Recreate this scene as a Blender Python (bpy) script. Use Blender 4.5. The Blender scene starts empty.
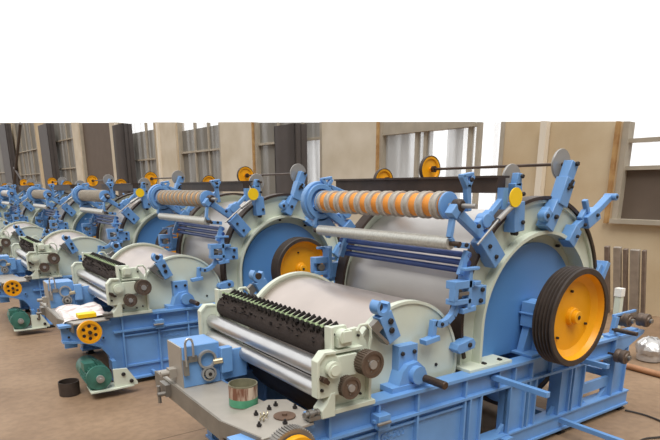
import bpy, bmesh, math, random
from mathutils import Vector, Matrix
random.seed(7)
C = bpy.context.scene.collection
PI = math.pi
R = math.radians

# ------------------------------------------------------------------ materials
def srgb(r, g, b):
    f = lambda c: (c/255/12.92) if c/255 <= .04045 else ((c/255+.055)/1.055)**2.4
    return (f(r), f(g), f(b), 1)

def mat(name, col, rough=.5, metal=0.0, var=.0, scale=6, bump=0.0, bscale=60, spec=.5, col2=None, stretch=None, coat=0, lo=.35, hi=.7):
    m = bpy.data.materials.new(name); m.use_nodes = True
    nt = m.node_tree; b = nt.nodes['Principled BSDF']
    b.inputs['Roughness'].default_value = rough; b.inputs['Metallic'].default_value = metal
    b.inputs['Specular IOR Level'].default_value = spec
    b.inputs['Coat Weight'].default_value = coat
    c = srgb(*col)
    b.inputs['Base Color'].default_value = c
    tc = nt.nodes.new('ShaderNodeTexCoord'); mp = nt.nodes.new('ShaderNodeMapping')
    nt.links.new(tc.outputs['Object'], mp.inputs['Vector'])
    if stretch: mp.inputs['Scale'].default_value = stretch
    if var or col2:
        n = nt.nodes.new('ShaderNodeTexNoise'); n.inputs['Scale'].default_value = scale; n.inputs['Detail'].default_value = 6
        nt.links.new(mp.outputs[0], n.inputs['Vector'])
        r = nt.nodes.new('ShaderNodeValToRGB')
        c2 = srgb(*col2) if col2 else tuple(max(0, v*(1-var)) for v in c[:3]) + (1,)
        r.color_ramp.elements[0].color = c2; r.color_ramp.elements[1].color = c
        r.color_ramp.elements[0].position = lo; r.color_ramp.elements[1].position = hi
        nt.links.new(n.outputs['Fac'], r.inputs['Fac']); nt.links.new(r.outputs['Color'], b.inputs['Base Color'])
    if bump:
        n = nt.nodes.new('ShaderNodeTexNoise'); n.inputs['Scale'].default_value = bscale; n.inputs['Detail'].default_value = 4
        nt.links.new(mp.outputs[0], n.inputs['Vector'])
        bp = nt.nodes.new('ShaderNodeBump'); bp.inputs['Strength'].default_value = bump; bp.inputs['Distance'].default_value = .01
        nt.links.new(n.outputs['Fac'], bp.inputs['Height']); nt.links.new(bp.outputs['Normal'], b.inputs['Normal'])
    return m

M = {
 'blue': mat('blue_paint', (112, 160, 216), .34, 0, .12, 5, .08, 30, .5),
 'cover_blue': mat('cover_blue_paint', (92, 146, 208), .36, 0, .08, 2, .03, 20, .5),
 'green': mat('pale_green_paint', (212, 219, 202), .4, 0, .08, 4, .06, 40, .5),
 'silver': mat('galvanised_sheet', (206, 202, 198), .36, .65, .22, 2.2, .04, 12, .5, None, (1, .5, 1)),
 'doffer': mat('polished_drum', (204, 192, 184), .32, .75, .16, 2.0, .02, 10),
 'roller': mat('bright_steel', (206, 206, 206), .3, .8, .1, 8),
 'dull': mat('grey_steel', (150, 146, 140), .4, .6, .25, 10),
 'rod': mat('dark_rod', (92, 76, 66), .4, .6, .25, 12),
 'brown': mat('brown_oiled_iron', (76, 62, 54), .5, .25, .35, 8),
 'casing': mat('undercasing_sheet', (70, 60, 55), .42, .5, .3, 3),
 'gear': mat('dark_gear', (112, 96, 84), .45, .4, .3, 20, .3, 120),
 'gearface': mat('gear_face', (128, 110, 96), .45, .4, .3, 15),
 'bolt': mat('black_bolt', (46, 42, 42), .5, .3),
 'black': mat('black_rubber', (66, 56, 50), .5, 0, .3, 14),
 'yellow': mat('yellow_paint', (240, 168, 16), .38, 0, .1, 4, .03, 20),
 'plateyellow': mat('yellow_plate', (250, 208, 24), .45),
 'disc': mat('grey_disc', (172, 170, 166), .4, .45, .12, 8),
 'navy': mat('navy_rod', (58, 84, 150), .3, .15, .2, 10),
 'bristle': mat('brush_bristle', (38, 32, 30), .9, 0, .4, 40, .8, 150),
 'bristlebase': mat('brush_body', (62, 50, 44), .9, 0, .35, 60, 1.0, 260),
 'leaf': mat('pale_green_strip', (164, 184, 140), .6, 0, .3, 20),
 'table': mat('grey_plate', (176, 170, 160), .45, .25, .15, 5, .04, 30),
 'tabledge': mat('grey_plate_edge', (136, 130, 120), .5, .2, .2, 8),
 'motor': mat('dark_green_paint', (66, 122, 108), .42, 0, .3, 16),
 'orange': mat('orange_roll', (242, 158, 66), .6, 0, .12, 10),
 'paleorange': mat('pale_orange_roll', (222, 172, 116), .6, 0, .12, 10),
 'beige': mat('beige_roll', (192, 182, 164), .6, 0, .12, 10),
 'ring': mat('grey_ring', (190, 184, 174), .45, .1, .18, 30),
 'ring2': mat('grey_beige_ring', (172, 164, 152), .5, .1, .18, 30),
 'plainroll': mat('grey_roll', (190, 186, 180), .5, .1, .15, 6),
 'coil': mat('ringed_grey_roll', (206, 206, 198), .4, .45, .2, 60),
 'wall': mat('plaster_wall', (218, 202, 172), .9, 0, 0, .9, .15, 30, .2, (198, 176, 142)),
 'pilaster': mat('plaster_pilaster', (222, 212, 194), .9, 0, 0, 1.2, .15, 30, .2, (204, 192, 170)),
 'stain': mat('rusty_frame', (204, 170, 118), .8, 0, 0, 5, .1, 20, .2, (168, 128, 84)),
 'frame': mat('window_frame', (182, 172, 154), .6, 0, .15, 5),
 'darkpanel': mat('brown_panel', (106, 92, 80), .7, 0, .12, 3),
 'column': mat('dark_steel_column', (92, 86, 84), .6, .1, .12, 3),
 'pipe': mat('cream_pipe', (232, 222, 204), .5),
 'barsteel': mat('raw_steel_bar', (184, 176, 166), .5, .35, .25, 7),
 'baroxide': mat('brown_steel_bar', (146, 132, 122), .55, .3, .3, 7),
 'copper': mat('brown_pipe', (176, 128, 92), .5, .1, .2, 8),
 'white': mat('white_cap', (236, 234, 226), .5),
 'paper': mat('newsprint', (232, 226, 222), .9, 0, 0, 9, 0, 1, .2, (196, 176, 172), None, 0, .38, .5),
 'tan': mat('can_label', (206, 186, 166), .6, 0, 0, 14, 0, 1, .3, (124, 84, 66), (3, 3, .5), 0, .4, .6),
 'cangreen': mat('can_green_band', (86, 160, 124), .5, 0, .2, 30),
 'canin': mat('can_inside', (150, 146, 120), .5, .2, .3, 30),
 'wrap': mat('plastic_wrap', (206, 204, 202), .2, .35, .3, 12, .8, 18, .8),
 'brass': mat('brass', (190, 178, 150), .3, .7),
 'rust': mat('rusty_disc', (122, 98, 82), .6, .3, .3, 14),
 'cable': mat('black_cable', (56, 50, 46), .6),
}
def glass_mat(name, col, mixf, trans=.35):
    m = bpy.data.materials.new(name); m.use_nodes = True; nt = m.node_tree; nt.nodes.clear()
    out = nt.nodes.new('ShaderNodeOutputMaterial'); mx = nt.nodes.new('ShaderNodeMixShader')
    tr = nt.nodes.new('ShaderNodeBsdfTransparent'); d = nt.nodes.new('ShaderNodeBsdfDiffuse'); tl = nt.nodes.new('ShaderNodeBsdfTranslucent')
    m2 = nt.nodes.new('ShaderNodeMixShader'); m2.inputs[0].default_value = trans
    d.inputs[0].default_value = srgb(*col); tl.inputs[0].default_value = srgb(*col)
    tc = nt.nodes.new('ShaderNodeTexCoord'); mp = nt.nodes.new('ShaderNodeMapping'); mp.inputs['Scale'].default_value = (1.6, 1.6, .12)
    n = nt.nodes.new('ShaderNodeTexNoise'); n.inputs['Scale'].default_value = 2.2; n.inputs['Detail'].default_value = 1
    nt.links.new(tc.outputs['Object'], mp.inputs[0]); nt.links.new(mp.outputs[0], n.inputs[0])
    mr = nt.nodes.new('ShaderNodeMapRange'); mr.inputs[1].default_value = .35; mr.inputs[2].default_value = .65
    mr.inputs[3].default_value = max(0, mixf-.22); mr.inputs[4].default_value = min(1, mixf+.22)
    nt.links.new(n.outputs[0], mr.inputs[0]); nt.links.new(mr.outputs[0], mx.inputs[0])
    nt.links.new(d.outputs[0], m2.inputs[1]); nt.links.new(tl.outputs[0], m2.inputs[2])
    nt.links.new(tr.outputs[0], mx.inputs[1]); nt.links.new(m2.outputs[0], mx.inputs[2]); nt.links.new(mx.outputs[0], out.inputs[0])
    return m
M['frosted'] = glass_mat('frosted_pane', (150, 146, 138), .92, .25)
M['curtain'] = glass_mat('milky_pane', (196, 196, 194), .6, .5)
M['clear'] = glass_mat('clear_pane', (240, 240, 240), .12, .5)

# ------------------------------------------------------------------ mesh builder
class MB:
    def __init__(s, mirror=None):
        s.bm = bmesh.new(); s.k = 1
        if isinstance(mirror, tuple): mirror, s.k = mirror
        s.mirror = mirror
    def _v(s, p):
        x, y, z = p
        if s.k != 1: x, y, z = s.k*x+3.55*(s.k-1), s.k*y+2.42*(s.k-1), s.k*z-1.93*(s.k-1)   # fine size and set-back of the arch group
        if s.mirror is not None: y = s.mirror - y
        return s.bm.verts.new((x, y, z))
    def hexa(s, P):
        v = [s._v(p) for p in P]
        for f in ((0,1,2,3), (7,6,5,4), (0,4,5,1), (1,5,6,2), (2,6,7,3), (3,7,4,0)): s.bm.faces.new([v[i] for i in f])
        return s
    def box(s, x0, x1, y0, y1, z0, z1):
        return s.hexa([(x0,y0,z0),(x1,y0,z0),(x1,y1,z0),(x0,y1,z0),(x0,y0,z1),(x1,y0,z1),(x1,y1,z1),(x0,y1,z1)])
    def bar(s, p, q, w, y0, y1, w2=None):
        w2 = w if w2 is None else w2
        dx, dz = q[0]-p[0], q[1]-p[1]; l = math.hypot(dx, dz); nx, nz = -dz/l, dx/l
        a, b = w/2, w2/2
        pts = [(p[0]-nx*a, p[1]-nz*a), (q[0]-nx*b, q[1]-nz*b), (q[0]+nx*b, q[1]+nz*b), (p[0]+nx*a, p[1]+nz*a)]
        return s.poly(pts, y0, y1)
    def poly(s, pts, y0, y1):                       # outline in x,z extruded along y
        a = [s._v((x, y0, z)) for x, z in pts]; b = [s._v((x, y1, z)) for x, z in pts]; n = len(pts)
        s.bm.faces.new(a); s.bm.faces.new(b[::-1])
        for i in range(n): s.bm.faces.new((a[i], b[i], b[(i+1) % n], a[(i+1) % n]))
        return s
    def plan(s, pts, z0, z1):                       # outline in x,y extruded along z
        a = [s._v((x, y, z0)) for x, y in pts]; b = [s._v((x, y, z1)) for x, y in pts]; n = len(pts)
        s.bm.faces.new(a); s.bm.faces.new(b[::-1])
        for i in range(n): s.bm.faces.new((a[i], b[i], b[(i+1) % n], a[(i+1) % n]))
        return s
    def strip(s, outer, inner, y0, y1, closed=False):   # band between two outlines of equal length
        n = len(outer)
        A = [s._v((x, y0, z)) for x, z in outer]; B = [s._v((x, y1, z)) for x, z in outer]
        D = [s._v((x, y0, z)) for x, z in inner]; E = [s._v((x, y1, z)) for x, z in inner]
        for i in range(n if closed else n-1):
            j = (i+1) % n
            s.bm.faces.new((A[i], A[j], D[j], D[i])); s.bm.faces.new((B[i], E[i], E[j], B[j]))
            s.bm.faces.new((A[i], B[i], B[j], A[j])); s.bm.faces.new((D[i], D[j], E[j], E[i]))
        if not closed:
            for i in (0, n-1): s.bm.faces.new((A[i], D[i], E[i], B[i]))
        return s
    def arc(s, c, r0, r1, a0, a1, y0, y1, n=48):
        full = abs(a1-a0) >= 359.9
        k = n if full else n+1
        A = [R(a0+(a1-a0)*i/n) for i in range(k)]
        return s.strip([(c[0]+r1*math.cos(a), c[1]+r1*math.sin(a)) for a in A], [(c[0]+r0*math.cos(a), c[1]+r0*math.sin(a)) for a in A], y0, y1, full)
    def lathe(s, prof, c, d=(0,1,0), seg=32, closed=False):   # prof: (radius, distance along d)
        d = Vector(d).normalized(); u = Vector((1,0,0)) if abs(d.x) < .9 else Vector((0,0,1))
        u = (u - d*u.dot(d)).normalized(); w = d.cross(u); c = Vector(c)
        rings = []
        for r, t in prof:
            if r <= 1e-6: rings.append([s._v(c+d*t)])
            else: rings.append([s._v(c+d*t+u*(r*math.cos(2*PI*i/seg))+w*(r*math.sin(2*PI*i/seg))) for i in range(seg)])
        pairs = list(zip(rings, rings[1:])) + ([(rings[-1], rings[0])] if closed else [])
        for a, b in pairs:
            for i in range(seg):
                j = (i+1) % seg
                if len(a) == 1 and len(b) == 1: continue
                if len(a) == 1: s.bm.faces.new((a[0], b[j], b[i]))
                elif len(b) == 1: s.bm.faces.new((a[i], a[j], b[0]))
                else: s.bm.faces.new((a[i], a[j], b[j], b[i]))
        return s
    def cyl(s, p, q, r, r2=None, seg=20):
        p, q = Vector(p), Vector(q); l = (q-p).length; r2 = r if r2 is None else r2
        return s.lathe([(0,0), (r,0), (r2,l), (0,l)], p, q-p, seg)
    def ycyl(s, x, z, r, y0, y1, seg=28):
        return s.lathe([(0,0), (r,0), (r,y1-y0), (0,y1-y0)], (x, y0, z), (0,1,0), seg)
    def gear(s, x, z, r, y0, y1, n=26, dep=.006, bore=0):
        pts = []
        for i in range(n):
            for t, rr in ((0, r-dep), (.15, r), (.5, r), (.65, r-dep)):
                a = 2*PI*(i+t)/n; pts.append((x+rr*math.cos(a), z+rr*math.sin(a)))
        if bore:
            inn = [(x+bore*math.cos(math.atan2(p[1]-z, p[0]-x)), z+bore*math.sin(math.atan2(p[1]-z, p[0]-x))) for p in pts]
            return s.strip(pts, inn, y0, y1, True)
        return s.poly(pts, y0, y1)
    def tube(s, pts, r, seg=10):
        P = [Vector(p) for p in pts]; prev = None; n = len(P)
        up = Vector((0,0,1))
        for i, p in enumerate(P):
            t = ((P[min(i+1, n-1)]-P[max(i-1, 0)])).normalized()
            u = t.cross(up)
            if u.length < .05: u = t.cross(Vector((0,1,0)))
            u.normalize()
            if prev is not None and u.dot(pu) < 0: u = -u
            w = t.cross(u); pu = u
            ring = [s._v(p+u*(r*math.cos(2*PI*k/seg))+w*(r*math.sin(2*PI*k/seg))) for k in range(seg)]
            if prev:
                for k in range(seg): s.bm.faces.new((prev[k], prev[(k+1) % seg], ring[(k+1) % seg], ring[k]))
            else: s.bm.faces.new(ring[::-1])
            prev = ring
        s.bm.faces.new(prev)
        return s
    def obj(s, name, m, parent=None, bevel=0, loc=None, rot=None):
        bmesh.ops.remove_doubles(s.bm, verts=s.bm.verts, dist=1e-6)
        bmesh.ops.recalc_face_normals(s.bm, faces=s.bm.faces)
        for f in s.bm.faces: f.smooth = True
        for e in s.bm.edges:
            if len(e.link_faces) == 2 and e.calc_face_angle(0) > R(32): e.smooth = False
        me = bpy.data.meshes.new(name); s.bm.to_mesh(me); s.bm.free()
        me.materials.append(m if not isinstance(m, str) else M[m])
        o = bpy.data.objects.new(name, me); C.objects.link(o)
        if parent: o.parent = parent
        if loc: o.location = loc
        if rot: o.rotation_euler = rot
        if bevel:
            b = o.modifiers.new('bevel', 'BEVEL'); b.width = bevel; b.segments = 2; b.limit_method = 'ANGLE'; b.angle_limit = R(40)
        return o

def thing(name, label, cat, loc=(0,0,0), rot=(0,0,0), group=None):
    o = bpy.data.objects.new(name, None); C.objects.link(o); o.empty_display_size = .1
    o.location = loc; o.rotation_euler = rot; o['label'] = label; o['category'] = cat
    if group: o['group'] = group
    return o
def tag(o, label, cat, group=None):
    o['label'] = label; o['category'] = cat
    if group: o['group'] = group
    return o
def struct(o): o['kind'] = 'structure'; return o
def bolts(parent, pts, y, r=.013, h=.014, mirror=None):
    for x, z in pts:
        MB(mirror).lathe([(0,0), (r*.8,0), (r,.004), (r,h), (0,h)], (x, y-h, z), (0,1,0), 8).obj('bolt', 'bolt', parent)

S = 1.50     # near face y .. far face S-y
# ------------------------------------------------------------------ the carding machine
def arch_outline(r, cz, zb, n=40, xb=None):
    xb = r if xb is None else xb
    pts = [(xb, zb)]
    for i in range(n+1):
        a = PI*i/n; pts.append((r*math.cos(a), cz+r*math.sin(a)))
    pts.append((-xb, zb)); return pts

def near_arms(root, K, m):
    ar = K()                                         # A: top arm with large grey disc
    ar.bar((-.02,1.665), (.08,1.84), .095, -.02, .07); ar.bar((.095,1.82), (.16,2.0), .105, -.03, .06); ar.bar((.15,1.98), (.205,2.11), .085, -.02, .05)
    ar.bar((-.075,1.735), (-.02,1.79), .075, -.02, .04); ar.ycyl(-.075, 1.755, .035, -.03, .03)
    A = ar.obj('disc_arm', 'blue', root, .005)
    K().bar((.12,1.93), (.17,1.99), .016, -.045, -.03).bar((.13,1.965), (.17,1.94), .014, -.045, -.03).obj('handle', 'bolt', A)
    bolts(A, [(-.075,1.755), (.03,1.745), (.21,2.10)], -.02, .016, .02, m)
    K().lathe([(0,0), (.103,0), (.105,.004), (.105,.012), (.103,.016), (0,.016)], (.185, .075, 2.10), (0,1,0), 40).obj('grey_disc', 'disc', root)
    ar = K()                                         # B: second arm with small disc and yellow plate
    ar.bar((-.35,1.66), (-.37,1.85), .105, -.02, .07); ar.bar((-.37,1.84), (-.385,1.97), .07, -.01, .05); ar.bar((-.385,1.95), (-.375,2.03), .055, -.01, .04, .045)
    B = ar.obj('disc_arm', 'blue', root, .005)
    bolts(B, [(-.33,1.72), (-.375,2.01), (-.35,1.90)], -.02, .014, .015, m)
    K().ycyl(-.35, 1.65, .018, -.0, .04, 10).obj('set_screw', 'bolt', B)
    K().lathe([(0,0), (.088,0), (.090,.004), (.090,.012), (.088,.016), (0,.016)], (-.335, .085, 2.002), (0,1,0), 36).obj('grey_disc', 'disc', root)
    K().lathe([(0,0), (.061,0), (.061,.008), (0,.008)], (-.453, -.05, 1.88), (0,1,0), 32).obj('yellow_plate', 'plateyellow', root)
    ar = K()                                         # E: right hand arm
    ar.bar((.26,1.545), (.34,1.655), .095, -.02, .07); ar.bar((.34,1.655), (.46,1.72), .05, .0, .05); ar.bar((.43,1.69), (.57,1.76), .095, -.03, .07)
    ar.bar((.56,1.755), (.74,1.87), .045, -.01, .05); ar.ycyl(.755, 1.873, .026, -.04, .06); ar.bar((.47,1.745), (.41,1.855), .03, -.01, .03); ar.bar((.39,1.72), (.44,1.78), .03, .0, .04)
    E_ = ar.obj('lever_arm', 'blue', root, .005)
    bolts(E_, [(.30,1.60), (.38,1.68), (.53,1.745), (.755,1.873)], -.03, .013, .015, m)

def side(root, mir):
    m = mir
    K = lambda: MB(m)
    # ---- side frame: deep cast panel at the feed end, open posts under the big cylinder
    fr = K(); near = m is None
    fr.poly([(-1.97,.70), (-1.97,.67), (-2.42,.67), (-2.42,.53), (-2.22,.50), (-2.08,.44), (-2.01,.34), (-1.98,.20), (-1.98,.05), (-.72,.05), (-.72,.70)] if near else [(-2.05,.67), (-2.05,.44), (-1.98,.30), (-1.98,.05), (-.72,.05), (-.72,.70)], .035, .055)
    f = fr.obj('side_frame', 'blue', root)
    K().box(-1.97, 1.55, -.01, .11, .70, .722).box(-2.44 if near else -2.07, -1.97, -.01, .11, .668, .69).obj('top_flange', 'blue', f)
    K().box(-1.95, 1.10, -.005, .10, .552, .57).obj('middle_flange', 'blue', f)
    K().box(-.72, 1.10, .035, .055, .57, .70).obj('web', 'blue', f)
    K().poly([(1.10,.70), (1.10,.55), (1.30,.60), (1.55,.69), (1.55,.70)], -.005, .10).obj('end_bracket', 'blue', f)
    K().box(-2.0, 1.42, -.02, .11, .05, .068).box(-.9, 1.42, .0, .10, .068, .17).box(-.9, 1.42, -.012, .11, .17, .185).obj('lower_rail', 'blue', f)
    rb = K()
    for i in range(13):                               # curved edge of the gooseneck
        pass
    pts = [(-2.42,.53), (-2.22,.50), (-2.08,.44), (-2.01,.34), (-1.98,.20), (-1.98,.05)][0 if near else 2:]
    for a, b in zip(pts, pts[1:]): rb.bar(a, b, .022, .0, .09)
    rb.obj('edge_rib', 'blue', f)
    for x in (-1.86, -1.50, -1.18, -.74):
        K().box(x-.008, x+.008, .0, .09, .068, .70).obj('rib', 'blue', f)
    for x in (-.40, -.22, -.02, .22, .45):
        K().box(x-.007, x+.007, .0, .09, .57, .70).obj('rib', 'blue', f)
    # horizontal shelf bands on the deep panel
    K().box(-1.86, -.74, .015, .04, .18, .20).box(-1.86, -.74, .015, .04, .50, .515).obj('panel_band', 'blue', f)
    # raised pads with holes at the arm
    if near: K().ycyl(-2.10, .64, .028, .015, .04).ycyl(-2.3, .62, .0, .0, .01).ycyl(-2.05, .52, .022, .015, .04).obj('boss', 'blue', f)
    if near: bolts(f, [(-2.10,.64), (-2.05,.52), (-2.36,.66), (-2.36,.57)], .02, .012, .008, m)
    # open posts
    for x0, x1 in ((-.70,-.575), (-.27,-.085), (-.05,.045), (.35,.50), (.53,.685)):
        k = K(); k.box(x0, x0+.014, -.005, .10, .185, .552).box(x1-.014, x1, -.005, .10, .185, .552).box(x0, x1, .02, .045, .185, .552)
        k.obj('post', 'blue', f)
    k = K(); k.poly([(1.13,.55), (1.13,.185), (1.32,.185), (1.32,.62), (1.25,.60)], .02, .05)
    k.box(1.125, 1.14, -.005, .10, .185, .56).box(1.315, 1.33, -.005, .10, .185, .64); k.obj('end_post', 'blue', f)
    # corner gussets of the openings
    for x, sx in ((.685, 1), (1.125, -1)):
        K().poly([(x,.185), (x+sx*.11,.185), (x,.29)], .03, .06).obj('gusset', 'blue', f); K().poly([(x,.552), (x+sx*.11,.552), (x,.46)], .03, .06).obj('gusset', 'blue', f)
    for x, sx in ((.045, 1), (.35, -1), (-.575, 1), (-.27, -1)): K().poly([(x,.185), (x+sx*.06,.185), (x,.25)], .03, .06).obj('gusset', 'blue', f)
    K().box(.685, 1.12, .03, .06, .27, .36).obj('tie_plate', 'blue', f)
    for x in (-1.90, -.8, .45, 1.37):
        K().box(x-.03, x+.03, .02, .08, .012, .05).ycyl(x, .03, .016, -.0, .02, 12).box(x-.045, x+.045, .0, .10, 0, .012).obj('levelling_foot', 'bolt', f)
    far = m is not None
    m = (mir and mir+.10, 1.03); K = lambda: MB(m)
    # ---- doffer side plate
    cx, cz, r = -1.245, .822, (.455 if near else .485)
    pl = K(); pts = [(cx+r*math.cos(R(a)), cz+r*math.sin(R(a))) for a in range(-10, 191, 5)]; pts = [(pts[0][0], .722)]+pts+[(pts[-1][0], .722)]
    pl.poly(pts, .075, .10); p = pl.obj('doffer_plate', 'green', root)
    K().arc((cx, cz), r-.014, r+.004, -11, 191, .065, .11, 60).obj('plate_rim', 'green', p)
    bolts(p, [(-.97, .83)], .075, .012, .008, m)
    m = mir; K = lambda: MB(m)
    # ---- feed end plates carrying the rollers
    h = K(); h.poly([(-1.86,1.21), (-1.74,1.21), (-1.73,1.18), (-1.66,1.185), (-1.60,1.10), (-1.585,1.03), (-1.58,.75), (-1.86,.75)], .02, .05)
    h.box(-1.862, -1.842, -.01, .055, .75, 1.215).box(-1.90, -1.56, -.03, .07, .722, .75).box(-1.60, -1.58, -.015, .05, .75, 1.04)
    hp = h.obj('feed_plate', 'green', root, .003)
    K().poly([(-1.975,1.05), (-1.975,.85), (-1.95,.84), (-1.83,.84), (-1.82,1.02), (-1.86,1.085), (-1.93,1.09)], -.045, -.005).obj('roller_bracket', 'green', hp, .004)
    K().poly([(-1.985,1.055), (-1.985,.85), (-1.968,.85), (-1.968,1.045), (-1.93,1.085), (-1.86,1.082), (-1.86,1.098), (-1.94,1.102)], -.06, .0).obj('bracket_lip', 'green', hp, .003)
    K().ycyl(-1.885, 1.0, .045, -.08, -.05).ycyl(-1.885, 1.0, .03, -.088, -.08).obj('bearing_cap', 'green', hp)
    K().ycyl(-1.775, 1.155, .042, -.03, .02).box(-1.82, -1.73, -.02, .02, 1.10, 1.15).box(-1.83, -1.65, -.02, .02, 1.07, 1.085).obj('bearing_cap', 'green', hp)
    K().box(-1.83, -1.70, -.03, .02, .93, 1.055).obj('bearing_box', 'green', hp, .004)
    K().box(-1.80, -1.74, -.04, .02, 1.125, 1.19).obj('cap_block', 'green', hp, .004)
    K().tube([(-1.68,0,1.17), (-1.66,0,1.20), (-1.61,0,1.20), (-1.585,0,1.17), (-1.58,0,1.12), (-1.585,.02,1.0)], .009, 8).obj('guard_loop', 'green', hp)
    bolts(hp, [(-1.95,.955), (-1.95,.89), (-1.91,.93)], -.045, .009, .015, m)
    K().ycyl(-1.95, .955, .016, -.09, -.05, 14).bar((-1.97,.97), (-1.92,.93), .02, -.075, -.05).obj('adjusting_screw', 'rod', hp)
    bolts(hp, [(-1.83,.79), (-1.66,1.14), (-1.83,1.17), (-1.70,.78), (-1.62,.92), (-1.64,.79), (-1.81,1.0)], .02, .008, .015, m)
    K().poly([(-1.95,.722), (-1.95,.77), (-1.92,.80), (-1.89,.86), (-1.86,.86), (-1.86,.722)], -.05, .04).obj('bracket_foot', 'green', hp, .004)
    K().box(-2.02, -1.95, -.04, .04, .722, .745).cyl((-2.04,-.02,.76), (-1.95,-.02,.76), .014).cyl((-2.02,-.02,.76), (-1.995,-.02,.76), .024).cyl((-1.97,-.02,.76), (-1.955,-.02,.76), .02).obj('adjusting_clamp', 'dull', hp)
    m = (mir and mir+.28, 1.04); K = lambda: MB(m)
    # ---- arch of the main cylinder
    a = K()
    out = arch_outline(.755, 1.10, .768); inn = arch_outline(.60, 1.03, .768)
    a.strip(out, inn, .08, .105)
    ap = a.obj('arch_plate', 'green', root)
    K().strip(arch_outline(.622, 1.03, .768), arch_outline(.598, 1.03, .768), .01, .15).obj('inner_flange', 'green', ap)
    K().strip(arch_outline(.758, 1.10, .768), arch_outline(.738, 1.10, .768), .06, .14).obj('outer_flange', 'green', ap)
    K().arc((0,1.10), .762, .785, -22, 200, .045, .155, 72).obj('rim_band', 'brown', ap)
    for xa, xb in ((-.79,-.36), (.36,.79)): K().box(xa, xb, -.06, .15, .766, .79).obj('arch_foot', 'green', ap, .004)
    bolts(ap, [(-.44,.79), (-.60,.79)], .0, .014, .03, m)
    bolts(ap, [(.57*math.cos(R(t)), 1.03+.57*math.sin(R(t))) for t in (25, 60, 95)], .12, .012, .03, m)
    # blue end cover
    K().poly(arch_outline(.532, 1.03, .768), .105, .128).obj('end_cover', 'cover_blue', root)
    K().strip(arch_outline(.601, 1.03, .768), arch_outline(.525, 1.03, .768), .128, .145).obj('cover_seat', 'green', root)
    K().ycyl(0, 1.0, .665, .147, .158, 64).obj('cylinder_end', 'cover_blue', root)
    K().arc((0,1.0), .655, .68, 180, 360, .12, .17, 48).obj('casing_rim', 'brown', root)
    # ---- arms around the arch
    if near: near_arms(root, K, m)
    ar = K()                                         # C: big forked arm for the banded roller
    ar.bar((-.52,1.475), (-.68,1.645), .125, -.02, .07); ar.bar((-.67,1.635), (-.90,1.79), .05, .0, .05, .06); ar.bar((-.92,1.78), (-.97,1.82), .07, -.01, .05)
    ar.bar((-.72,1.70), (-.60,1.775), .075, .0, .05); ar.bar((-.60,1.775), (-.47,1.89), .035, .01, .05); ar.ycyl(-.66, 1.74, .045, -.01, .06)
    ar.bar((-.82,1.80), (-.84,1.96), .035, .0, .04); ar.bar((-.84,1.94), (-.89,2.01), .03, .0, .04); ar.bar((-.84,1.94), (-.80,2.01), .03, .0, .04); ar.bar((-.90,2.005), (-.80,2.02), .022, .0, .04)
    D = ar.obj('roller_arm', 'blue', root, .005)
    K().bar((-.95,1.76), (-.965,1.65), .024, .0, .04).bar((-.965,1.65), (-.93,1.605), .024, .0, .04).bar((-.90,1.60), (-.80,1.59), .035, .0, .04).obj('roller_link', 'blue', D, .003)
    K().cyl((-.79,-.05,1.60), (-.59,-.04,1.75), .008).cyl((-.60,-.04,1.742), (-.47,-.03,1.82), .018).obj('tension_rod', 'disc', D)
    bolts(D, [(-.64,1.58), (-.57,1.51), (-.93,1.60), (-.86,1.60), (-.85,1.985), (-.76,1.71)], -.02, .014, .014, m)
    ar = K()                                         # F: left clamp cluster with the hook
    ar.box(-.81, -.65, -.03, .05, 1.21, 1.335); ar.box(-.965, -.80, -.05, .03, 1.335, 1.385); ar.box(-.965, -.93, -.05, .0, 1.26, 1.34); ar.box(-.96, -.80, -.05, .03, 1.235, 1.27)
    ar.box(-.84, -.81, -.05, .05, 1.20, 1.46); ar.box(-.90, -.76, -.06, -.02, 1.445, 1.465); ar.box(-.80, -.74, -.06, .0, 1.35, 1.375); ar.bar((-.88,1.19), (-.76,1.20), .035, -.05, .04)
    F_ = ar.obj('setting_clamp', 'blue', root, .004)
    bolts(F_, [(-.695,1.31), (-.705,1.24), (-.86,1.20)], -.03, .015, .016, m)
    K().ycyl(-.90, 1.30, .03, -.03, .03).box(-.93, -.84, -.055, -.04, 1.295, 1.315).obj('clamp_pin', 'dull', F_)
    k = K(); hook = [(-.89,1.22), (-.925,1.165), (-.975,1.13), (-1.03,1.12), (-1.085,1.14)]
    for u, v in zip(hook, hook[1:]): k.bar(u, v, .042, -.02, .02)
    k.bar((-1.085,1.155), (-1.095,1.05), .036, -.02, .02); k.bar((-1.06,1.045), (-1.18,1.03), .032, -.04, .02)
    hk = k.obj('hook_arm', 'blue', F_, .003); bolts(hk, [(-1.03,1.125)], -.02, .012, .01, m)
    K().poly([(-.885,.93), (-.87,.965), (-.73,.99), (-.705,.96), (-.71,.92), (-.85,.90)], -.02, .06).obj('lower_clamp', 'blue', root, .004)
    bolts(root, [(-.765,.95)], -.02, .017, .012, m)
    k = K(); k.bar((-1.49,1.245), (-1.41,1.08), .095, -.02, .05)   # G: doffer comb bracket with C jaw
    G_ = k.obj('comb_bracket', 'blue', root, .004)
    K().arc((-1.505,1.285), .030, .050, 125, 395, -.02, .05, 18).obj('jaw', 'blue', G_)
    K().arc((-1.505,1.28), .0, .026, 0, 360, .02, .05, 16).obj('jaw_shaft', 'brown', G_)
    K().bar((-1.60,1.19), (-1.47,1.07), .018, -.03, .03).bar((-1.57,1.20), (-1.53,1.15), .06, -.02, .02).obj('spring', 'dull', G_)
    bolts(G_, [(-1.453,1.20), (-1.443,1.145)], -.02, .019, .012, m)
    # small bearing with a shaft stub on the doffer plate
    k = K(); k.box(-1.46, -1.14, -.06, .07, .766, .80).poly([(-1.40,.79), (-1.37,.88), (-1.33,.92), (-1.25,.93), (-1.19,.88), (-1.15,.79)], -.05, .07).box(-1.37, -1.22, -.01, .07, .88, 1.03)
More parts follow.
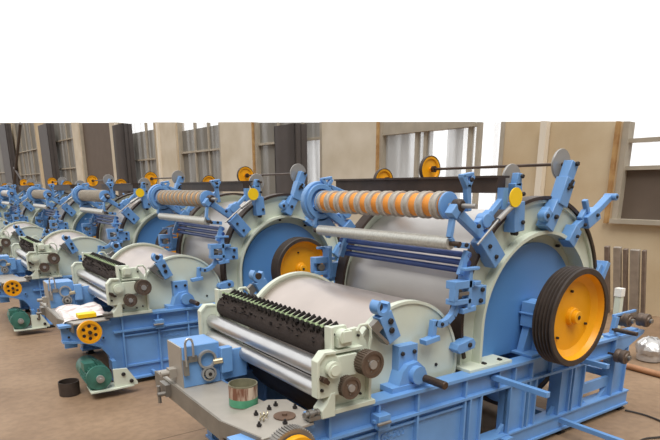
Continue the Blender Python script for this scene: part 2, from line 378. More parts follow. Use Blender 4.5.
    H_ = k.obj('bearing_block', 'blue', root, .005)
    K().ycyl(-1.27, .855, .055, -.09, -.05).obj('bearing_ring', 'blue', H_)
    bolts(H_, [(-1.345,.985), (-1.25,.985), (-1.37,.83), (-1.17,.82)], -.012, .014, .012, m)
    # cylinder bearing stand
    k = K(); k.box(-.17, .12, -.08, .10, .768, .79).poly([(-.15,.75), (-.085,.98), (.08,.98), (.11,.75)], .02, .08).poly([(-.05,.75), (-.03,.98), (.03,.98), (.05,.75)], -.06, .02).box(-.11, .10, -.06, .09, .97, 1.15).box(-.12, .11, -.07, .10, 1.06, 1.075)
    k.ycyl(0, 1.075, .085, -.075, .09); T_ = k.obj('bearing_stand', 'blue', root, .005)
    return f

def build_machine():
    root = thing('carding_machine', '', 'machine')
    side(root, None)
    side(root, S)
    # cylinders and drums
    MB((None,1.04)).lathe([(0,0), (.71,0), (.71,1.25), (0,1.25)], (0,.165,1.07), (0,1,0), 96).obj('main_cylinder', 'silver', root)
    MB((None,1.03)).lathe([(0,0), (.452,0), (.452,1.23), (0,1.23)], (-1.245,.12,.822), (0,1,0), 80).obj('doffer_drum', 'doffer', root)
    MB((None,1.03)).arc((-1.245,.822), .46, .49, 172, 350, .13, 1.33, 40).obj('undercasing', 'casing', root)
    MB((None,1.04)).arc((0,1.07), .711, .73, 158, 186, .18, 1.40, 12).obj('cylinder_cover', 'silver', root)
    MB().ycyl(-1.893, .975, .050, .0, 1.50, 36).obj('feed_roller', 'roller', root)
    MB().ycyl(-1.905, .858, .050, .0, 1.50, 36).obj('feed_roller', 'roller', root)
    br = MB().ycyl(-1.80, 1.085, .080, .055, 1.445, 30).obj('brush_roller', 'bristlebase', root)
    tf = MB(); lf = MB()
    n = 24
    for i in range(n):
        y = .08+1.34*(i+.5)/n
        for sx in (-1, 1):
            a = Vector((-1.81, y, 1.175)); b = a+Vector((sx*.05, -.035, .04 if sx > 0 else .015))
            tf.cyl(a, b, .006, .013, 6)
            c = a+Vector((0,.012,.004)); d = c+Vector((sx*.046, -.034, .026))
            lf.cyl(c, d, .009, .008, 6)
        for q in range(6):
            aa = random.uniform(60, 165); b0 = Vector((-1.80+.073*math.cos(R(aa)), y+random.uniform(-.03,.03), 1.085+.073*math.sin(R(aa))))
            b1 = Vector((-1.80+.102*math.cos(R(aa)), b0.y-.01, 1.085+.102*math.sin(R(aa))))
            tf.cyl(b0, b1, .006, .003, 4)
    lf.cyl((-1.81,.08,1.175), (-1.81,1.42,1.175), .010, None, 8)
    t = tf.obj('bristles', 'bristle', br); t['kind'] = 'stuff'
    lf.obj('brush_strip', 'leaf', br)
    MB().ycyl(-.847, 1.60, .042, .12, 1.60, 28).obj('stripping_roller', 'coil', root)
    MB().ycyl(-.847, 1.60, .016, .04, 1.68, 14).obj('roller_shaft', 'rod', root)
    for x, z in ((-.685,1.515), (-.685,1.463), (-.69,1.412)):
        MB().ycyl(x, z, .0205, .10, 1.52, 14).obj('guide_rod', 'navy', root)
    for y in (.10, 1.42):
        MB().bar((-.69,1.54), (-.75,1.39), .045, y, y+.03).obj('rod_bracket', 'blue', root)
    MB().box(-.40, -.32, .15, 2.0, 1.905, 2.003).box(-.42, -.28, .15, 2.0, 2.003, 2.018).obj('cross_beam', 'brown', root)
    for y in (.10, 1.35): MB().bar((-.37,1.80), (-.37,1.94), .05, y, y+.05).obj('beam_bracket', 'blue', root)
    # shafts with yellow wheels at the far end
    for x, z, y0, r, YW in ((.334, 2.107, .13, .118, 1.50), (-.172, 2.005, .15, .10, 1.56)):
        MB().ycyl(x, z, .0115, y0, YW+.08, 12).obj('drive_shaft', 'rod', root)
        w = MB().lathe([(.0,0), (.02,0), (.02,.03), (r*.75,.035), (r*.8,.022), (r,.022), (r,.05), (0,.05)], (x, YW, z), (0,1,0), 32).obj('yellow_wheel', 'yellow', root)
        MB().lathe([(r*.97,.0), (r*1.02,.0), (r*1.02,.034), (r*.97,.034)], (x, YW+.019, z), (0,1,0), 32, True).obj('wheel_belt_rim', 'brown', w)
        MB().ycyl(x, z, .028, YW-.03, YW, 16).obj('wheel_hub', 'rod', w)
    # far ring bracket of the banded roller
    MB().arc((-.80,1.83), .05, .165, 0, 360, 1.66, 1.72, 36).arc((-.80,1.83), .10, .145, 0, 360, 1.64, 1.67, 36).bar((-.80,1.70), (-.66,1.56), .12, 1.66, 1.72).bar((-.70,1.94), (-.52,1.88), .06, 1.66, 1.72).obj('ring_bracket', 'blue', root, .006)
    # grooved drive pulley
    P = [(.30,.0), (.335,.0), (.342,.006)]
    t = .012
    for i in range(5): P += [(.342,t), (.322,t+.010), (.342,t+.020)]; t += .026
    P += [(.335,t+.004), (.30,t+.006)]
    pu = MB((None,1.04)).lathe(P, (0,-.315,1.085), (0,1,0), 72, True).obj('grooved_pulley', 'black', root)
    MB((None,1.04)).lathe([(0,.045), (.055,.045), (.06,.05), (.065,.075), (.24,.078), (.285,.05), (.303,.004), (.312,.004), (.305,.10), (0,.10)], (0,-.315,1.085), (0,1,0), 64).obj('pulley_disc', 'yellow', pu)
    hb = MB((None,1.04)).lathe([(.012,.0), (.040,.0), (.044,.004), (.05,.05), (.012,.05)], (0,-.30,1.085), (0,1,0), 28, True).obj('pulley_hub', 'yellow', pu)
    MB((None,1.04)).ycyl(0, 1.085, .014, -.304, -.2, 14).obj('shaft_end', 'bolt', hb)
    for aa in (100, 220, 340): MB((None,1.04)).ycyl(.19*math.cos(R(aa)), 1.075+.19*math.sin(R(aa)), .009, -.256, -.24, 10).obj('hole', 'bolt', pu)
    MB((None,1.04)).ycyl(0, 1.06, .05, -.2, 1.9).obj('main_shaft', 'rod', root)
    # shaft stub, gears, hub of the banded roller
    MB((None,1.04)).lathe([(0,0), (.020,0), (.024,.004), (.024,.29), (0,.29)], (-1.225,-.26,.83), (0,1,0), 20).obj('shaft_stub', 'rod', root)
    for (x, z, r, y0) in ((-1.65,.997,.074,-.10), (-1.782,.881,.061,-.08)):
        g = MB().gear(x, z, r, y0, y0+.07, 30, .005).obj('gear', 'gear', root)
        MB().lathe([(r*.80,0), (r*1.05,0), (r*1.05,.012), (r*.80,.012)], (x, y0-.012, z), (0,1,0), 32, True).obj('gear_rim', 'gear', g)
        MB().ycyl(x, z, r*.82, y0-.006, y0).obj('gear_face', 'gearface', g)
        MB().ycyl(x, z, r*.34, y0-.018, y0-.006).obj('gear_hub', 'disc', g)
        for aa in (20, 140, 260): MB().ycyl(x+r*.55*math.cos(R(aa)), z+r*.55*math.sin(R(aa)), .005, y0-.009, y0-.005, 8).obj('bolt', 'dull', g)
        MB().ycyl(x, z, .02, y0+.07, .05).obj('gear_shaft', 'rod', g)
    MB().gear(-1.66, .995, .052, -.03, .0, 26, .005).obj('gear', 'gear', root)
    # floating handle tubes that stick out towards the aisle
    for x, z, y0, w in ((-.445,.655,-.42,.038), (.40,.135,-.52,.038), (.62,.60,-.22,.038), (-1.60,.10,-.30,.03)):
        MB().box(x-w/2, x+w/2, y0, .03, z-w/2, z+w/2).obj('outrigger_bar', 'blue', root, .003)
    # small clamp on the rail face
    for x, z in ((-1.50,.60), (-.30,.135)):
        q = MB().box(x-.045, x+.045, -.05, .03, z-.05, z+.04).box(x-.06, x+.06, -.025, .0, z-.01, z+.01).obj('rail_clamp', 'blue', root, .003)
        MB().cyl((x-.07,-.065,z), (x+.03,-.065,z), .010).obj('clamp_screw', 'dull', q)
    # embossed mark on the cast rail
    cu = bpy.data.curves.new('cast_mark', 'FONT'); cu.body = 'GS-200'; cu.size = .065; cu.extrude = .003
    tmp = bpy.data.objects.new('cast_mark', cu); C.objects.link(tmp)
    me = bpy.data.meshes.new_from_object(tmp.evaluated_get(bpy.context.evaluated_depsgraph_get())); C.objects.unlink(tmp)
    bpy.data.objects.remove(tmp)
    me.materials.clear(); me.materials.append(M['blue'])
    tx = bpy.data.objects.new('cast_mark', me); C.objects.link(tx); tx.parent = root; tx.location = (-1.46,.033,.43); tx.rotation_euler = (R(90),0,0)
    # ---- feed table end
    tb = MB().plan([(-2.37,.30), (-2.03,.40), (-2.08,.92), (-2.08,1.42), (-2.37,1.42)], .66, .69).obj('feed_table', 'table', root, .002)
    MB().box(-2.385, -2.37, .28, 1.42, .575, .692).box(-2.37, -2.05, .385, .40, .58, .66).obj('table_skirt', 'tabledge', tb)
    MB().plan([(-2.40,.29), (-2.32,-.06), (-1.99,-.03), (-1.93,.10), (-1.93,.36), (-2.03,.42)], .695, .71).obj('end_plate', 'table', root, .002)
    MB().plan([(-2.405,.29), (-2.325,-.045), (-2.315,-.04), (-2.395,.295)], .62, .712).obj('plate_edge', 'tabledge', root)
    MB().box(-2.34, -2.22, .42, .45, .36, .66).obj('table_stay', 'blue', root)
    MB().box(-2.02, -1.98, .06, S-.06, .45, .62).obj('cross_tie', 'blue', root)
    # control box
    bx = MB().box(-2.345, -2.09, .95, 1.20, .69, .965).obj('control_box', 'blue', root, .006)
    MB().box(-2.353, -2.344, .955, 1.195, .69, .962).obj('box_side', 'table', bx)
    for z, r in ((.862,.062), (.765,.05)):
        rg = MB().lathe([(r*.78,0), (r,0), (r,.03), (r*.78,.03)], (-2.185 if z > .8 else -2.178, .925, z), (0,1,0), 32, True).obj('dial_ring', 'disc', bx)
        if z < .8:
            MB().ycyl(-2.178, z, r*.6, .915, .95).obj('dial_knob', 'disc', bx); MB().ycyl(-2.178, z, .012, .91, .93, 12).obj('dial_hole', 'bolt', bx)
    MB().cyl((-2.14,.93,.84), (-2.09,.90,.85), .02).obj('dial_pointer', 'brass', bx)
    MB().box(-2.10, -2.02, .90, .96, .76, .93).box(-2.09, -1.9, .94, .96, .70, .90).obj('box_bracket', 'blue', bx, .004)
    pts = [(-2.33,.925,.84)] + [(-2.305-.025*math.cos(R(a)), .925, .985+.035*math.sin(R(a))) for a in range(0, 181, 20)] + [(-2.28,.925,.90)]
    MB().tube(pts, .008, 10).obj('shackle', 'roller', bx)
    MB().box(-2.345, -2.315, .92, .95, .78, .88).box(-2.31, -2.25, .935, .95, .86, .90).obj('lock_body', 'dull', bx)
    # clamp lugs at the table side
    MB().box(-2.42, -2.385, 1.10, 1.22, .60, .68).cyl((-2.47,1.12,.62), (-2.38,1.12,.62), .015).cyl((-2.44,1.18,.54), (-2.44,1.18,.66), .012).obj('table_lug', 'dull', tb)
    MB().box(-2.40, -2.35, 1.05, 1.11, .74, .80).cyl((-2.45,1.08,.77), (-2.40,1.08,.77), .018).obj('table_lug', 'table', tb)
    # yellow holed wheel
    wh = MB(); c = (-2.22,.652); r = .108
    for i in range(6):
        pass
    wl = wh.arc(c, .083, r, 0, 360, -.245, -.205, 40).arc(c, .0, .032, 0, 360, -.24, -.21, 24)
    for i in range(6):
        a = R(i*60); wl.bar((c[0]+.03*math.cos(a), c[1]+.03*math.sin(a)), (c[0]+.086*math.cos(a), c[1]+.086*math.sin(a)), .036, -.235, -.215)
    w = wl.obj('yellow_holed_wheel', 'yellow', root)
    MB().ycyl(c[0], c[1], .085, -.2345, -.205).obj('wheel_back', 'yellow', w)
    for i in range(6):
        a = R(i*60+30); MB().ycyl(c[0]+.059*math.cos(a), c[1]+.059*math.sin(a), .016, -.2365, -.21, 14).obj('wheel_hole', 'bolt', w)
    MB().ycyl(c[0], c[1], .018, -.26, .05).obj('wheel_axle', 'rod', w)
    MB().gear(c[0], c[1], r+.03, -.195, -.13, 54, .007, .10).obj('toothed_ring', 'dull', w)
    # motor on its bracket
    tr = MB().plan([(-2.285,-.30), (-2.08,-.31), (-1.88,-.29), (-1.93,-.12), (-2.27,-.06)], .074, .088).obj('motor_bracket', 'green', root)
    MB().poly([(-2.06,.084), (-2.06,.27), (-1.93,.26), (-1.84,.11), (-1.84,.084)], -.28, -.255).obj('bracket_rib', 'green', tr)
    bolts(tr, [(-1.97,.21), (-1.90,.13)], -.28, .02, .015)
    mo = MB().lathe([(0,0), (.03,0), (.035,.02), (.085,.025), (.116,.03), (.118,.05), (.10,.055), (.10,.32), (.108,.325), (.108,.52), (.085,.54), (0,.54)], (-2.19,-.30,.21), (0,1,0), 40).obj('motor', 'motor', root)
    fn = MB()
    for i in range(26):
        a = R(i*360/26); fn.bar((-2.19+.095*math.cos(a), .21+.095*math.sin(a)), (-2.19+.120*math.cos(a), .21+.120*math.sin(a)), .005, -.245, .02)
    fn.obj('cooling_fins', 'motor', mo)
    MB().box(-2.30, -2.20, -.20, -.06, .27, .345).box(-2.27, -2.20, -.22, -.08, .084, .30).obj('motor_base', 'motor', mo)
    MB().ycyl(-2.19, .21, .016, -.35, -.30, 14).obj('motor_shaft', 'disc', mo)
    MB().ycyl(-2.19, .21, .036, -.325, -.30, 20).obj('motor_pulley', 'disc', mo)
    MB().box(-2.02, -1.98, -.1, .03, .2, .3).obj('motor_lug', 'blue', root)
    # delivery end: grooved idlers on a bracket
    for x, y, z in ((1.30,.05,.835), (1.52,.0,.815), (1.07,-.08,.575)):
        i_ = MB().lathe([(0,0), (.035,0), (.04,.01), (.058,.015), (.060,.04), (.054,.06), (.060,.08), (.058,.10), (0,.10)], (x, y-.06, z), (0,1,0), 28).obj('idler_pulley', 'gear', root)
        MB().ycyl(x, z, .02, y-.08, y-.06, 14).obj('idler_nut', 'dull', i_)
        MB().ycyl(x, z, .012, y+.04, .10 if y > -.05 else .06, 12).obj('idler_pin', 'rod', i_)
    MB().bar((1.12,.72), (1.15,.88), .05, .03, .07).bar((1.14,.885), (1.50,.89), .022, .06, .085).box(1.02, 1.5, .02, .09, .722, .74).obj('delivery_bracket', 'blue', root, .003)
    MB().ycyl(1.12, .775, .018, -.16, .05, 14).obj('shaft_stub', 'rod', root)
    MB().bar((.84,1.13), (.98,1.31), .10, .12, .18).bar((.95,1.20), (1.02,1.35), .05, .10, .2).obj('guard_bracket', 'blue', root, .004)
    MB().bar((.80,.72), (.92,1.22), .035, .13, .16).obj('guard_post', 'blue', root)
    # cross ties between the two side frames
    for x, z in ((-1.9,.35), (-.65,.35), (.43,.12), (1.22,.35), (1.22,.66)):
        MB().box(x-.03, x+.03, .055, S-.055, z-.03, z+.03).obj('cross_tie', 'blue', root)
    return root

def children_of(o): return [c for c in CH.get(o, [])]
root0 = build_machine()
CH = {}
for o in list(bpy.data.objects):
    if o.parent: CH.setdefault(o.parent, []).append(o)
def copy_tree(o, parent=None):
    c = o.copy(); C.objects.link(c)
    if parent: c.parent = parent
    for ch in children_of(o): copy_tree(ch, c)
    return c

def banded_roller(root, core, ring, plain=False):
    x, z = -.80, 1.83
    c = MB().ycyl(x, z, .074, .23, 1.62, 32).obj('banded_roller', core, root)
    if not plain:
        n = 11
        for i in range(n):
            y = .262+(1.33)*i/(n-1)
            MB().lathe([(.07,0), (.088,.002), (.090,.009), (.080,.014), (.079,.048), (.090,.053), (.088,.060), (.07,.062)], (x, y-.03, z), (0,1,0), 32, True).obj('ring', ring, c)
    for y in (.19, 1.61): MB().lathe([(0,0), (.080,0), (.086,.003), (.086,.018), (0,.02)], (x, y, z), (0,1,0), 32).obj('end_disc', 'blue', c)
    MB().lathe([(0,0), (.030,0), (.042,.012), (.042,.06), (0,.06)], (x, .08, z), (0,1,0), 22).obj('roller_hub', 'brown', c)
    MB().ycyl(x, z, .015, -.03, .2, 14).obj('roller_shaft', 'disc', c)
    return c

LABELS = [
 'nearest blue and pale green carding machine, bright orange banded roller, big yellow grooved pulley',
 'second carding machine from the front, newspaper lying on its feed table',
 'third carding machine from the front, pale orange and grey roller, behind the newspaper table',
 'fourth carding machine from the front, beige roller half hidden behind the third',
 'fifth carding machine from the front, plain grey roller near the left edge',
 'sixth carding machine from the front, mostly hidden at the far left',
]
X0, Y0 = 3.55, 2.42
OFFS = [(0,0), (-.24,3.27), (-.508,6.42), (-.76,9.60), (-1.02,12.8), (-1.26,16.0)]
kinds = [('orange','ring',False), ('paleorange','ring2',False), ('beige','ring2',False), ('beige','ring2',False), ('plainroll','ring2',True), ('plainroll','ring2',True)]
roots = []
for i, (dx, dy) in enumerate(OFFS):
    r = root0 if i == 0 else copy_tree(root0)
    roots.append(r)
for i, r in enumerate(roots):
    if i:
        for c_ in [q for q in bpy.data.objects if q.name.startswith('toothed_ring') and q.parent and q.parent.parent == r]: bpy.data.objects.remove(c_)
    banded_roller(r, *kinds[i])
    dx, dy = OFFS[i]
    r.location = (X0+dx, Y0+dy, 0); r['label'] = LABELS[i]; r['category'] = 'machine'; r['group'] = 'row of carding machines'
    if i == 1: MB().box(-2.30, -2.14, -.22, -.12, .785, .825).obj('belt_guard', 'plateyellow', r, .004)

def W(i, x, y, z): return (X0+OFFS[i][0]+x, Y0+OFFS[i][1]+y, z)

# ------------------------------------------------------------------ loose things
# paint can
t = thing('paint_can', 'old open tin can with green band and torn brownish label on grey table', 'can', W(0,-2.16,.475,.692)); t.scale = (1.1, 1.1, 1.14)
MB().lathe([(.0,.0), (.076,.0), (.076,.004), (.076,.115), (.078,.118), (.074,.118), (.074,.01), (0,.01)], (0,0,0), (0,0,1), 40).obj('can_body', 'canin', t)
MB().lathe([(.0765,.004), (.0775,.004), (.0775,.045), (.0765,.045)], (0,0,0), (0,0,1), 40, True).obj('green_band', 'cangreen', t)
MB().lathe([(.0765,.045), (.0775,.045), (.0775,.11), (.0765,.11)], (0,0,0), (0,0,1), 40, True).obj('label_band', 'tan', t)
# loose parts on the near end plate
o = MB().lathe([(0,0), (.062,0), (.062,.006), (.015,.006), (.015,.02), (0,.02)], (0,0,0), (0,0,1), 36).obj('metal_disc', 'rust'); o.location = W(0,-2.08,.13,.7125)
tag(o, 'rusty brown round disc lying on grey end plate beside the tin can', 'disc')
for k, (x, y, n_, lb) in enumerate(((-2.21,.14,'spring', 'bright coiled spring piece lying left of the rusty disc'), (-2.17,.19,'spring', 'second bright coiled piece, nearer the tin can'))):
    q = MB(); pts = [(.012*math.cos(a*.9), .003*a-.02, .012+.012*math.sin(a*.9)) for a in [j*.5 for j in range(30)]]
    q.tube(pts, .004, 6); o = q.obj('spring', 'brass'); o.location = W(0,x,y,.7165); o.rotation_euler = (0,0,R(30+50*k)); tag(o, lb, 'spring', 'small loose parts on the end plate')
BL = ['small black bolt at the near left edge of the end plate', 'small black bolt just behind the rusty disc', 'small black bolt between tin can and rusty disc', 'small black bolt in front of the rusty disc', 'small black bolt at the right of the rusty disc', 'small black bolt beside the foot of the tin can']
for (x, y), lb in zip(((-2.26,.09), (-2.04,.30), (-2.10,.27), (-2.13,.04), (-1.97,.20), (-2.20,.24)), BL):
    t = thing('hex_bolt', lb, 'bolt', W(0,x,y,.7125), (0,0,random.uniform(0,3)), 'small loose parts on the end plate')
    MB().lathe([(0,0), (.014,0), (.014,.012), (0,.012)], (0,0,0), (0,0,1), 6).obj('bolt_head', 'bolt', t)
    MB().cyl((0,0,.012), (0,0,.026), .007, None, 8).obj('bolt_shank', 'bolt', t)
# newspaper on the second machine
bm = bmesh.new(); nx, ny = 14, 20; vs = []
for i in range(nx+1):
    for j in range(ny+1):
        u, v = i/nx, j/ny
        x = -2.44+.42*u+.06*math.sin(v*2); y = .08+.74*v
        z = .712+.022*abs(math.sin(u*5+v*3))*(.3+v)+.02*max(0, math.sin(v*9+u*2))*u
        if u < .08: z -= .05*(.08-u)/.08
        vs.append(bm.verts.new((x, y, z)))
for i in range(nx):
    for j in range(ny): bm.faces.new((vs[i*(ny+1)+j], vs[(i+1)*(ny+1)+j], vs[(i+1)*(ny+1)+j+1], vs[i*(ny+1)+j+1]))
q = MB(); q.bm.free(); q.bm = bm; o = q.obj('newspaper', 'paper'); o.location = W(1,0.04,0,0)
sm = o.modifiers.new('thick', 'SOLIDIFY'); sm.thickness = .002
tag(o, 'crumpled newspaper sheets spread on the second machine\'s grey feed table', 'newspaper')
# black tin under second motor
o = MB().lathe([(0,0), (.09,0), (.095,.005), (.095,.17), (.087,.17), (.087,.01), (0,.01)], (0,0,0), (0,0,1), 28).obj('oil_tin', 'black'); o.location = W(1,-2.41,.04,0); o.scale = (1,1,.8)
tag(o, 'dark round tin standing on the floor just left of the second machine\'s motor', 'tin')

# ------------------------------------------------------------------ the hall
wd = Vector((-.0734, 1, 0)).normalized(); WX = 9.5
wa = math.atan2(wd.y, wd.x)
# wall space: s along wall, d towards the room, z up -> world
wrot = Matrix.Rotation(wa, 4, 'Z'); wn = Vector((-wd.y, wd.x, 0))   # wn points into the hall (-x)
def wallobj(mb, name, m, parent=None):
    o = mb.obj(name, m)
    o.location = (WX, 0, 0); o.rotation_euler = (0,0,wa)
    if parent:
        o.location = (0,0,0); o.rotation_euler = (0,0,0); o.parent = parent
    return o
# in wall space local x = s, local y = towards the hall (left of travel = -X world)
top = lambda s: 2.53+.0815*s
def wbox(mb, s0, s1, d0, d1, z0, z1=None):
    a = top(s0) if z1 is None else z1; b = top(s1) if z1 is None else z1
    mb.hexa([(s0,d0,z0), (s1,d0,z0), (s1,d1,z0), (s0,d1,z0), (s0,d0,a), (s1,d0,b), (s1,d1,b), (s0,d1,a)])
wins = [(1.6,5.10), (7.25,10.56), (12.65,15.85), (17.92,21.05), (23.1,27.0), (28.0,32.45), (33.7,39.3), (41.5,47.5), (49.5,58)]
k = MB(); edges = [-4]+[e for w in wins for e in w]+[64]
for a, b in zip(edges[::2], edges[1::2]): wbox(k, a, b, -.25, 0, 0)
for a, b in wins: wbox(k, a, b, -.25, 0, 0, 1.45)
struct(wallobj(k, 'wall_back', 'wall'))
k = MB()
for a, b in ((10.62,12.6), (15.9,17.85), (27.05,27.95), (32.5,33.6), (21.15,22.9)): wbox(k, a, b, 0, .06, 0)
struct(wallobj(k, 'trim_1', 'pilaster'))
k = MB()
for s in (5.17, 10.58, 15.9): wbox(k, s-.03, s+.03, .0, .07, 1.4)
struct(wallobj(k, 'trim_2', 'stain'))
k = MB()
for s in (6.40, 22.6): wbox(k, s-.06, s+.06, .02, .14, 0)
wbox(k, 26.95, 27.1, .02, .14, 0)
struct(wallobj(k, 'trim_3', 'pipe'))
# windows
mull = {0: ([4.2, 3.3], [2.25, 2.66]), 1: ([7.90, 8.10, 9.25, 9.50], []), 2: ([14.75, 13.6], [3.2]), 3: ([19.9, 18.9], [3.2]), 4: ([24.2], [3.1]), 5: ([], []),
        6: ([35.2, 37.8], [3.05, 4.55]), 7: ([43.2, 44.6, 46], [2.9, 4.4]), 8: ([52, 55], [3.2])}
for i, (a, b) in enumerate(wins):
    k = MB(); hi = 4.0 if i > 1 else None
    wbox(k, a, a+.09, -.18, .02, 1.45); wbox(k, b-.09, b, -.18, .02, 1.45); wbox(k, a, b, -.18, .09, 1.40, 1.47)
    ms, ts = mull[i]
    for s in ms: wbox(k, s-.04, s+.04, -.16, -.06, 1.45)
    for z in ts: wbox(k, a, b, -.16, -.04, z-.03, z+.03)
    if i == 1: wbox(k, 7.98, b, -.18, .0, 3.10)
    f = struct(wallobj(k, 'window_%d' % (i+1), 'frame'))
    def pane(s0, s1, z0, z1, m):
        p = MB(); wbox(p, s0, s1, -.125, -.115, z0, z1); wallobj(p, 'pane', m, f)
    if i == 0: pane(a, b, 1.45, 2.25, 'darkpanel'); pane(a, b, 2.25, None, 'clear')
    elif i == 1: pane(a, 7.97, 1.45, None, 'clear'); pane(7.97, 8.3, 1.45, 3.15, 'clear'); pane(8.3, 8.7, 1.45, 3.15, 'curtain'); pane(8.7, 9.08, 1.45, 3.15, 'clear'); pane(9.08, b, 1.45, 3.15, 'curtain')
    elif i == 5: pane(a, b, 1.45, None, 'darkpanel')
    elif i == 2: pane(a, 13.5, 1.45, 3.2, 'curtain'); pane(13.5, b, 1.45, None, 'frosted'); pane(a, 13.5, 3.2, None, 'frosted')
    elif i in (3, 4): pane(a, b, 1.45, 3.95 if i == 3 else 4.2, 'frosted'); pane(a, b, 3.95 if i == 3 else 4.2, None, 'clear')
    else: pane(a, b, 1.45, None, 'frosted')
# steel columns standing in front of the wall
for i, s in enumerate((13.15, 25.1, 36.7, 47.5)):
    w = (.95, 1.25, 1.9, 2.4)[i]
    h = top(s)-.06
    k = MB(); wbox(k, s, s+.05, .12, .5, 0, h); wbox(k, s+w-.05, s+w, .12, .5, 0, h); wbox(k, s, s+w, .28, .33, 0, h)
    wbox(k, s, s+w, .45, .5, 0, h)
    struct(wallobj(k, 'trim_%d' % (i+4), 'column'))
# diagonal brace in front of the far window
k = MB(); k.tube([(45.2,.9,2.2), (40.9,.9,5.76)], .09, 8); k.tube([(42.0,.9,2.2), (44.4,.9,3.3)], .07, 8)
struct(wallobj(k, 'trim_8', 'column'))
# floor
fm = bpy.data.materials.new('concrete_floor'); fm.use_nodes = True; nt = fm.node_tree; b = nt.nodes['Principled BSDF']
b.inputs['Roughness'].default_value = .62; b.inputs['Specular IOR Level'].default_value = .35
tc = nt.nodes.new('ShaderNodeTexCoord')
n1 = nt.nodes.new('ShaderNodeTexNoise'); n1.inputs['Scale'].default_value = .9; n1.inputs['Detail'].default_value = 8
n2 = nt.nodes.new('ShaderNodeTexNoise'); n2.inputs['Scale'].default_value = 14; n2.inputs['Detail'].default_value = 6
r1 = nt.nodes.new('ShaderNodeValToRGB'); r1.color_ramp.elements[0].color = srgb(122,98,76); r1.color_ramp.elements[1].color = srgb(162,136,110)
r1.color_ramp.elements[0].position = .3; r1.color_ramp.elements[1].position = .72
r2 = nt.nodes.new('ShaderNodeValToRGB'); r2.color_ramp.elements[0].color = (.7,.7,.7,1); r2.color_ramp.elements[1].color = (1,1,1,1); r2.color_ramp.elements[0].position = .35; r2.color_ramp.elements[1].position = .6
mx = nt.nodes.new('ShaderNodeMixRGB'); mx.blend_type = 'MULTIPLY'; mx.inputs[0].default_value = .5
br = nt.nodes.new('ShaderNodeTexBrick'); br.inputs['Scale'].default_value = 1; br.inputs['Brick Width'].default_value = 4.2; br.inputs['Row Height'].default_value = 4.2; br.offset = 0
br.inputs['Mortar Size'].default_value = .006; br.inputs['Color1'].default_value = br.inputs['Color2'].default_value = (1,1,1,1); br.inputs['Mortar'].default_value = (.45,.42,.4,1)
m3 = nt.nodes.new('ShaderNodeMixRGB'); m3.blend_type = 'MULTIPLY'; m3.inputs[0].default_value = 1
for a_, b_ in ((tc.outputs['Object'], n1.inputs[0]), (tc.outputs['Object'], n2.inputs[0]), (n1.outputs[0], r1.inputs[0]), (n2.outputs[0], r2.inputs[0]),
               (r1.outputs[0], mx.inputs[1]), (r2.outputs[0], mx.inputs[2]), (tc.outputs['Object'], br.inputs[0]), (mx.outputs[0], m3.inputs[1]), (br.outputs[0], m3.inputs[2]), (m3.outputs[0], b.inputs['Base Color'])):
    nt.links.new(a_, b_)
M['floor'] = fm
struct(MB().box(-14, 14, -8, 66, -.1, 0).obj('floor', 'floor'))

# things behind the nearest machine
bars = [(.0, 4.84, .07, 1.0, 'baroxide', 'leftmost dark steel bar leaning against the beige wall'),
        (.0, 4.68, .11, 1.0, 'barsteel', 'light steel bar leaning against the wall, second from left'),
        (.0, 4.56, .06, .98, 'baroxide', 'narrow brown bar leaning against the wall in the middle of the bundle'),
        (.0, 4.42, .13, .98, 'barsteel', 'widest light steel bar leaning against the beige wall'),
        (.0, 4.29, .05, .98, 'baroxide', 'rightmost brown bar leaning against the beige wall')]
for _, s, w, h, m, lb in bars:
    o = MB().box(-w/2, w/2, -.03, .03, 0, h+.11).obj('steel_bar', m, None, .004)
    p = Vector((WX,0,0))+wd*s+wn*.30
    o.location = p;     o.rotation_euler = (R(-15.5), 0, wa)
    tag(o, lb, 'steel bar', 'steel bars leaning on the wall')
    o.location = p+Vector((0,0,.012))
t = thing('capped_post', 'grey green square post with white cap behind the delivery end pulleys', 'post', W(0,1.96,.45,0))
MB().hexa([(-.03,-.03,0), (.03,-.03,0), (.03,.03,0), (-.03,.03,0), (.02,.02,.90), (.08,.02,.90), (.08,.08,.90), (.02,.08,.90)]).obj('post_body', 'green', t)
MB().hexa([(.014,.014,.90), (.086,.014,.90), (.086,.086,.90), (.014,.086,.90), (.018,.018,.98), (.09,.018,.98), (.09,.09,.98), (.018,.09,.98)]).obj('post_cap', 'white', t)
t = thing('wrapped_bucket', 'bucket wrapped in crumpled clear plastic at the right edge', 'bucket', (6.68,3.06,0)); t.scale = (.9,.9,.78)
MB().lathe([(0,0), (.13,0), (.15,.02), (.16,.2), (0,.2)], (0,0,0), (0,0,1), 28).obj('bucket_body', 'wrap', t)
bm = MB().lathe([(.165,.12), (.18,.2), (.16,.27), (.10,.32), (.05,.35), (0,.36)], (0,0,0), (0,0,1), 28)
for v in bm.bm.verts: v.co += Vector([random.uniform(-.016,.016) for _ in range(3)])
bm.obj('plastic_wrap', 'wrap', t)
pts = [Vector((6.144,3.03,.035)), Vector((6.123,2.663,.035))]
o = MB().cyl((6.20,3.9,.035), (6.06,1.6,.035), .033).obj('floor_pipe', 'copper'); tag(o, 'long brown pipe lying on the floor at the far right', 'pipe')
cab = [(4.90,2.38,.012), (4.93,2.2,.012), (4.86,2.0,.012), (4.63,1.9,.012), (4.40,1.97,.012), (4.1,1.9,.012), (3.7,1.6,.012)]
def smooth_pts(P, n=8):
    P = [Vector(p) for p in P]; out = []
    for i in range(len(P)-1):
        p0, p1, p2, p3 = P[max(i-1,0)], P[i], P[i+1], P[min(i+2,len(P)-1)]
        for j in range(n):
            t_ = j/n
            out.append(.5*((2*p1)+(-p0+p2)*t_+(2*p0-5*p1+4*p2-p3)*t_*t_+(-p0+3*p1-3*p2+p3)*t_**3))
    return out+[P[-1]]
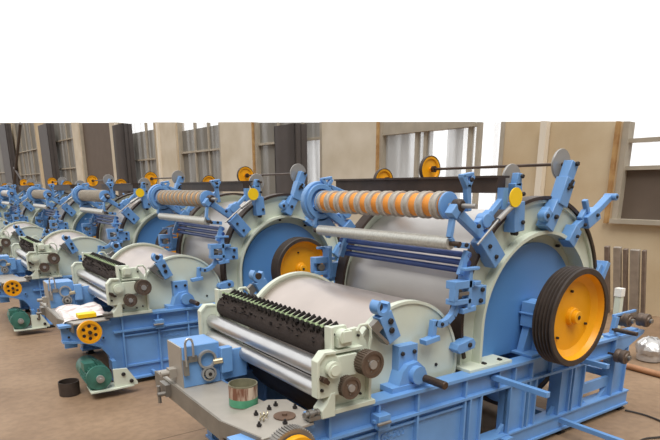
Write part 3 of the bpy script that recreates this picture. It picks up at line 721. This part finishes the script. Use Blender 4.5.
o = MB().tube(smooth_pts(cab), .008, 6).obj('floor_cable', 'cable'); tag(o, 'thin black cable curling over the floor by the nearest machine\'s end foot', 'cable')

# ------------------------------------------------------------------ light
w = bpy.data.worlds.new('sky'); bpy.context.scene.world = w; w.use_nodes = True; nt = w.node_tree
bg = nt.nodes['Background']; bg.inputs[1].default_value = 1.05
tc = nt.nodes.new('ShaderNodeTexCoord'); mpw = nt.nodes.new('ShaderNodeVectorMath'); mpw.operation = 'DOT_PRODUCT'; mpw.inputs[1].default_value = (.52, .66, .75)
nt.links.new(tc.outputs['Generated'], mpw.inputs[0])
rw = nt.nodes.new('ShaderNodeValToRGB'); rw.color_ramp.elements[0].position = .06; rw.color_ramp.elements[0].color = (.13,.125,.12,1)
rw.color_ramp.elements[1].position = .42; rw.color_ramp.elements[1].color = (1,1,1,1)
nt.links.new(mpw.outputs['Value'], rw.inputs[0]); nt.links.new(rw.outputs[0], bg.inputs[0])
def area(name, loc, size, power, target, col=(1,1,1)):
    l = bpy.data.lights.new(name, 'AREA'); l.shape = 'RECTANGLE'; l.size, l.size_y = size; l.energy = power; l.color = col
    o = bpy.data.objects.new(name, l); C.objects.link(o); o.location = loc
    o.rotation_euler = (Vector(target)-Vector(loc)).to_track_quat('-Z', 'Y').to_euler()

l = bpy.data.lights.new('daylight', 'SUN'); l.energy = 2.3; l.angle = R(40); l.color = (1,.97,.93)
o = bpy.data.objects.new('daylight', l); C.objects.link(o); o.rotation_euler = Vector((.35,.45,-1)).to_track_quat('-Z','Y').to_euler()
# ------------------------------------------------------------------ camera
F, CX, CY = 566.35, 331.7, 345.3
th, az = .26891, .61207
cd = bpy.data.cameras.new('camera'); cam = bpy.data.objects.new('camera', cd); C.objects.link(cam)
cam.location = (0, 0, 1.93); cam.rotation_euler = (PI/2-th, 0, -az)
cd.sensor_width = 36; cd.lens = F/660*36
cd.shift_x = (330-CX)/660; cd.shift_y = (CY-220)/660
cd.clip_start = .05; cd.clip_end = 300
sc = bpy.context.scene; sc.camera = cam
sc.view_settings.view_transform = 'Standard'; sc.view_settings.look = 'None'; sc.view_settings.gamma = 1; sc.view_settings.exposure = .32
